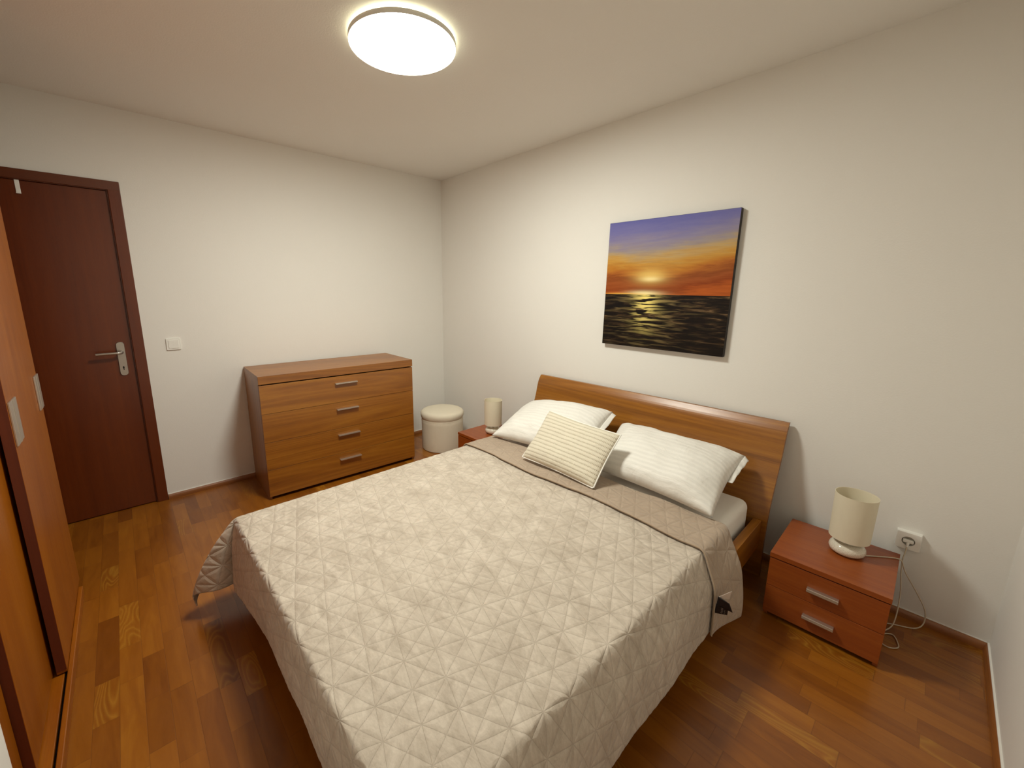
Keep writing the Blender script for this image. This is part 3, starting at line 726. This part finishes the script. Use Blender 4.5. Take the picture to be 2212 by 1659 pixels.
def drape(X, Y, hang_l=1.0):
    """flat cloth coordinates -> world. X across, Y along (negative to the foot)."""
    shp = X.shape
    ox = np.maximum(X-MXR, 0); oxl = np.maximum(MXL-X, 0); oy = np.maximum(MYF-Y, 0)
    x = np.clip(X, MXL, MXR); y = np.maximum(Y, MYF); z = np.full(shp, QT)
    # right and left sides
    n1 = vnoise(Y, Y*0+3, 3.2, 1); n2 = vnoise(Y, Y*0+9, 7.5, 2)
    o, dz = side_profile(ox, 'side'); k = smooth01(ox/0.3)
    xr = o + k*(0.012*n1+0.006*n2) + k*0.045*np.exp(-np.maximum(-0.62-Y, 0)/0.16)
    zr = dz
    o2, dz2 = side_profile(oxl, 'side'); k2 = smooth01(oxl/0.3)
    xl = o2 + k2*(0.010*n1)
    # foot
    m1 = vnoise(X, X*0+5, 3.4, 3); m2 = vnoise(X, X*0+1, 8.5, 4)
    o3, dz3 = side_profile(oy, 'foot'); k3 = smooth01(oy/0.28)
    yf = o3 + k3*(0.010*m1+0.005*m2)
    # side panels slide towards the foot near the folded-back end
    ysh = -0.43*ox*np.exp(-np.maximum(-0.62-Y, 0)/0.55)
    inx = (ox > 0) & (oy <= 0); inl = (oxl > 0) & (oy <= 0); iny = (oy > 0) & (ox <= 0) & (oxl <= 0)
    cr = (ox > 0) & (oy > 0); cl = (oxl > 0) & (oy > 0)
    x = x + np.where(inx, xr, 0) - np.where(inl, xl, 0)
    y = y - np.where(iny, yf, 0) + np.where(inx, ysh, 0)
    z = z - np.where(inx, zr, 0) - np.where(inl, dz2, 0) - np.where(iny, dz3, 0)
    # corners: cloth gathers into one standing fold
    for msk, oo, sgn, XC, tipx, tipy in ((cl, oxl, -1, MXL, 0.045, 0.185), (cr, ox, 1, MXR, 0.12, 0.12)):
        if not msk.any(): continue
        rho = np.hypot(oo, oy); phi = np.degrees(np.arctan2(oy, oo))     # 0 = side panel, 90 = foot panel
        os_, ds_ = side_profile(rho, 'side'); of_, df_ = side_profile(rho, 'foot')
        w = phi/90.0
        peak = np.where(phi < 50, smooth01(phi/42)**1.1, smooth01((90-phi)/34))
        reach = 1-(1-np.clip(rho/0.44, 0, 1))**1.7
        bxv = os_*(1-smooth01(phi/60.0)) + peak*tipx*reach
        byv = of_*smooth01((phi-30)/60.0) + peak*tipy*reach
        dz_ = ds_*(1-w)+df_*w
        dz_ = dz_*(1-0.12*peak*reach)
        # gather valley close behind the ridge on the foot side
        bxv = bxv - 0.035*np.exp(-((phi-74)/10)**2)*reach
        x = np.where(msk, XC+sgn*bxv, x); y = np.where(msk, MYF-byv, y); z = np.where(msk, QT-dz_, z)
    # relief
    top = (ox <= 0) & (oxl <= 0) & (oy <= 0)
    bumpy = 0.004*vnoise(X, Y, 6.0, 11)+0.0025*vnoise(X+3, Y, 14.0, 12)+0.006*vnoise(X, Y, 2.3, 13)
    edge = np.minimum(np.minimum(X-MXL, MXR-X), Y-MYF)
    z = z + np.where(top, bumpy*smooth01(edge/0.06), 0)
    z = z + 0.0055
    return x, y, np.maximum(z, 0.012)

LR = 0.315
def foot_len(X): return 0.245 + 0.085*(1-smooth01((X-1.45)/0.45))
ca, sa = math.cos(QROT), math.sin(QROT)
def puff(X, Y):
    px, py = X-QANCH[0], Y-QANCH[1]
    def ln(ax, ay, s):
        f = ((px*ax+py*ay)/s) % 1.0; return np.minimum(f, 1-f)*s
    k = math.sqrt(.5)
    d = np.minimum(np.minimum(ln(ca, sa, QS), ln(-sa, ca, QS)), np.minimum(ln((ca-sa)*k, (sa+ca)*k, QS*k), ln((ca+sa)*k, (sa-ca)*k, QS*k)))
    return np.clip(d/0.02, 0, 1)**0.6

bs = thing('bedspread', (0, 0, 0), 0, 'beige quilted velvet bedspread with stitched triangles draped over the bed', 'bedspread')
NX, NY = 330, 330
xs = np.linspace(MXL-0.33, MXR+LR, NX); ts = np.linspace(0, 1, NY)
Xg, Tg = np.meshgrid(xs, ts, indexing='ij')
FL = 0.245 + 0.085*(1-smooth01((Xg-1.45)/0.45)); 
Yg = -0.625 + ((MYF-FL)+0.625)*Tg
x, y, z = drape(Xg, Yg)
P = np.stack([x, y, z], -1)
# offset by quilt relief along the grid normal
du = np.gradient(P, axis=0); dv = np.gradient(P, axis=1); Nn = np.cross(dv, du); Nn /= np.linalg.norm(Nn, axis=-1, keepdims=True)+1e-9
Nn = np.where(Nn[..., 2:3] < -0.2, Nn, Nn)
if Nn[NX//2, NY//2, 2] < 0: Nn = -Nn
P = P + Nn*(0.0016*puff(Xg, Yg)[..., None])
q = grid_mesh('quilt_sheet', P, np.stack([Xg, Yg], -1), [M['quilt'], M['quilt_back']], bs)
sm = q.modifiers.new('thickness', 'SOLIDIFY'); sm.thickness = 0.006; sm.offset = -1; sm.material_offset = 1; sm.use_rim = True; sm.material_offset_rim = 0

# turned-back end, lining side up: same drape, a little above, from the fold to the free edge
NX2, NY2 = 260, 44
xs2 = np.linspace(MXL-0.33, MXR+LR, NX2); ts2 = np.linspace(0, 1, NY2)
Xg, Tg = np.meshgrid(xs2, ts2, indexing='ij')
wfold = 0.262 + 0.012*np.sin(Xg*7)
Yg = -0.612 - wfold*Tg
x, y, z = drape(Xg, Yg)
P = np.stack([x, y, z], -1)
du = np.gradient(P, axis=0); dv = np.gradient(P, axis=1); Nn = np.cross(dv, du); Nn /= np.linalg.norm(Nn, axis=-1, keepdims=True)+1e-9
if Nn[NX2//2, NY2//2, 2] < 0: Nn = -Nn
roll = np.clip(Tg/0.10, 0, 1)
lift = 0.006 + 0.0075*np.sqrt(np.clip(1-(1-roll)**2, 0, 1)) + 0.0015*vnoise(Xg, Yg, 9, 21)
P = P + Nn*lift[..., None]
q2 = grid_mesh('turned_back_band', P, np.stack([Xg, Yg*1.0], -1), [M['quilt_back'], M['quilt']], bs)
q2['label'] = 'taupe lining side of the folded back edge'
sm = q2.modifiers.new('thickness', 'SOLIDIFY'); sm.thickness = 0.006; sm.offset = -1; sm.use_rim = True
# dark-edged binding cord along the free edge of the fold
bm = bmesh.new(); edge = [tuple(P[i, -1]) for i in range(1, NX2, 2)]
tube(bm, edge, 0.0026, 6)
bd = bm_obj('edge_binding', bm, M['piping_q'], bs, True)

# sewn-in labels on the folded flap at the right side
def on_side(Xv, Yv, off=0.016):
    X = np.array([[Xv]]); Y = np.array([[Yv]]); x, y, z = drape(X, Y); return Vector((float(x[0, 0])+off, float(y[0, 0]), float(z[0, 0])))
M['tagblack'] = plain('black_satin_label', srgb(20, 18, 24), 0.35)
M['tagwhite'] = plain('white_satin_label', srgb(214, 196, 182), 0.4)
M['tagprint'] = plain('label_print', srgb(186, 170, 156), 0.5)
base = on_side(MXR+0.190, -0.872, 0.022)
ex = Vector((0.85, 0.52, 0.0)).normalized(); ez = Vector((0.05, 0, 1)).normalized(); nx_ = ex.cross(ez)
if nx_.y > 0: nx_ = -nx_
def sheet(name, corners, mat, lift=0.0, bow=0.004, n=8):
    A, B, Cc, Dd = [Vector(c) for c in corners]
    P = np.zeros((n, n, 3))
    for i in range(n):
        for j in range(n):
            u, v = i/(n-1), j/(n-1); p = A*(1-u)*(1-v)+B*u*(1-v)+Cc*u*v+Dd*(1-u)*v + nx_*(lift+bow*u)
            P[i, j] = p
    o = grid_mesh(name, P, np.stack(np.meshgrid(np.linspace(0, 1, n), np.linspace(0, 1, n), indexing='ij'), -1), mat, bs)
    s_ = o.modifiers.new('thickness', 'SOLIDIFY'); s_.thickness = 0.0006
    return o
def L2(a, b): return base + ex*a + ez*b
wl = sheet('care_label', [L2(-0.004, 0.032), L2(0.036, 0.072), L2(0.034, 0.036), L2(-0.003, 0.012)], M['tagwhite'], 0.002); wl['label'] = 'white sewn-in label'
b1 = sheet('brand_label', [L2(-0.006, 0.004), L2(0.036, 0.004), L2(0.036, -0.034), L2(-0.006, -0.038)], M['tagblack'], 0.004); b1['label'] = 'black sewn-in label with grey lettering'
b2 = sheet('folded_label', [L2(-0.006, 0.040), L2(0.034, 0.022), L2(0.050, -0.014), L2(-0.006, 0.000)], M['tagblack'], 0.008, 0.006); b2['label'] = 'black label folded over'
bm = bmesh.new()
for row, off in ((0, 0.0), (1, 0.011)):
    for k in range(4):
        a0 = 0.013+off; b0 = -0.007-0.0068*k
        pts_ = [L2(a0, b0), L2(a0+0.003, b0-0.004), L2(a0+0.006, b0-0.0005)] if (k+row) % 2 else [L2(a0+0.006, b0-0.004), L2(a0, b0-0.002), L2(a0+0.006, b0)]
        tube(bm, [q_+nx_*0.0068 for q_ in pts_], 0.0006, 5)
bm_obj('label_print', bm, M['tagprint'], b1)

# ------------------------------------------------------------------ pillows
def pillow_pts(TL, TR, BL, BR, up_t, dn_t, n=70, m=50, pinch=0.06, seed=0, power=2.6, wr=0.006):
    TL, TR, BL, BR = [np.array(v, float) for v in (TL, TR, BL, BR)]
    u = np.linspace(0, 1, n); v = np.linspace(0, 1, m); U, V = np.meshgrid(u, v, indexing='ij')
    # hourglass edges: corners stick out
    uu = U + pinch*0.5*np.sin(np.pi*V)*(0.5-U)*2*np.abs(2*U-1)**2*0.6
    vv = V + pinch*0.8*np.sin(np.pi*U)*(0.5-V)*2*np.abs(2*V-1)**2*0.6
    c = (BL[None, None]*((1-uu)*(1-vv))[..., None]+BR*(uu*(1-vv))[..., None]+TR*(uu*vv)[..., None]+TL*((1-uu)*vv)[..., None])
    nrm = np.cross(BR-BL, TL-BL); nrm /= np.linalg.norm(nrm)
    a, b = np.abs(2*U-1), np.abs(2*V-1)
    prof = ((1-a**power)*(1-b**power))**0.55
    w = vnoise(U*1.3+seed, V+seed, 4, seed)*0.6+vnoise(U*1.3+seed, V, 9, seed+1)*0.4
    tp = c + nrm*((up_t*prof + wr*w*np.minimum(prof*3, 1))[..., None])
    bt = c - nrm*((dn_t*prof)[..., None])
    return U, V, tp, bt, c, nrm
def pillow_obj(name, parent, corners, up_t, dn_t, mats, size=(0.7, 0.5), **kw):
    U, V, tp, bt, c, nrm = pillow_pts(*corners, up_t, dn_t, **kw)
    n, m = U.shape
    P = np.concatenate([tp.reshape(-1, 3), bt.reshape(-1, 3)])
    ii, jj = np.meshgrid(np.arange(n-1), np.arange(m-1), indexing='ij'); a = (ii*m+jj).ravel()
    F1 = np.stack([a, a+m, a+m+1, a+1], 1); F2 = np.stack([a, a+1, a+m+1, a+m], 1)+n*m
    UV = np.stack([U*size[0], V*size[1]], -1).reshape(-1, 2); UV = np.concatenate([UV, UV])
    me = bpy.data.meshes.new(name); F = np.concatenate([F1, F2])
    me.from_pydata([tuple(p) for p in P], [], [tuple(int(k) for k in f) for f in F])
    uvl = me.uv_layers.new(name='UVMap'); uvl.data.foreach_set('uv', UV[F.ravel()].astype(np.float32).ravel())
    mi = [0]*len(F1)+[1 if len(mats) > 1 else 0]*len(F2); me.polygons.foreach_set('material_index', mi)
    bm = bmesh.new(); bm.from_mesh(me); bmesh.ops.remove_doubles(bm, verts=bm.verts, dist=0.0002); bm.to_mesh(me); bm.free()
    o = link_mesh(name, me, mats, parent, True)
    return o, c
def flange(name, parent, edge_pts, outdir, width, mat, amp=0.006, seed=0):
    n = len(edge_pts); P = np.zeros((n, 5, 3))
    for i, p in enumerate(edge_pts):
        for j in range(5):
            w_ = j/4; P[i, j] = np.array(p)+np.array(outdir(i/(n-1)))*width*w_ + np.array([0, 0, 1])*amp*w_*math.sin(i*0.9+seed)
    o = grid_mesh(name, P, np.stack([np.tile(np.linspace(0, .5, n)[:, None], (1, 5)), np.tile(np.linspace(0, .02, 5)[None], (n, 1))], -1), mat, parent)
    s_ = o.modifiers.new('thickness', 'SOLIDIFY'); s_.thickness = 0.002
    return o

# left pillow (far)
pL = thing('pillow', (0, 0, 0), 0, 'white striped pillow leaning on the left half of the headboard', 'pillow')
cL = ((1.398, -0.170, 0.598), (2.115, -0.190, 0.682), (1.476, -0.665, 0.462), (2.150, -0.590, 0.470))
o, c = pillow_obj('pillowcase', pL, cL, 0.105, 0.03, [M['pillow']], pinch=0.06, seed=3, power=3.0, wr=0.012)
ep = [c[-1, j] for j in range(2, c.shape[1]-1, 2)]
flange('open_end_flap', pL, ep, lambda s: (0.80, 0.05, -0.35), 0.035, M['pillow'], 0.004, 1)
# right pillow (near)
pR = thing('pillow', (0, 0, 0), 0, 'white striped pillow at the right half of the headboard, nearest the camera', 'pillow')
cR = ((2.170, -0.165, 0.612), (2.876, -0.195, 0.622), (2.240, -0.600, 0.462), (2.895, -0.640, 0.458))
o, c = pillow_obj('pillowcase', pR, cR, 0.110, 0.03, [M['pillow']], pinch=0.07, seed=8, power=3.0, wr=0.012)
ep = [c[-1, j] for j in range(26, c.shape[1])]
flange('open_end_flap', pR, ep, lambda s: (0.75, -0.25, -0.55*s), 0.030, M['pillow'], 0.004, 2)

# small ribbed cushion
cu = thing('cushion', (0, 0, 0), 0, 'small cream ribbed cushion with white piping propped on both pillows', 'cushion')
cc = ((1.903, -0.570, 0.716), (2.395, -0.575, 0.692), (1.880, -0.785, 0.464), (2.388, -0.800, 0.458))
o, c = pillow_obj('cushion_cover', cu, cc, 0.045, 0.035, [M['ribbed'], M['mattress']], size=(0.5, 0.34), pinch=0.05, seed=15, power=4.5, wr=0.006)
n_, m_ = c.shape[:2]
loop = [c[i, 0] for i in range(0, n_, 2)]+[c[-1, j] for j in range(1, m_, 2)]+[c[i, -1] for i in range(n_-1, 0, -2)]+[c[0, j] for j in range(m_-1, 1, -2)]
bm = bmesh.new(); tube(bm, [tuple(p) for p in loop], 0.0038, 8, closed=True)
pp_ = bm_obj('piping', bm, M['mattress'], cu, True); pp_['label'] = 'white piping'
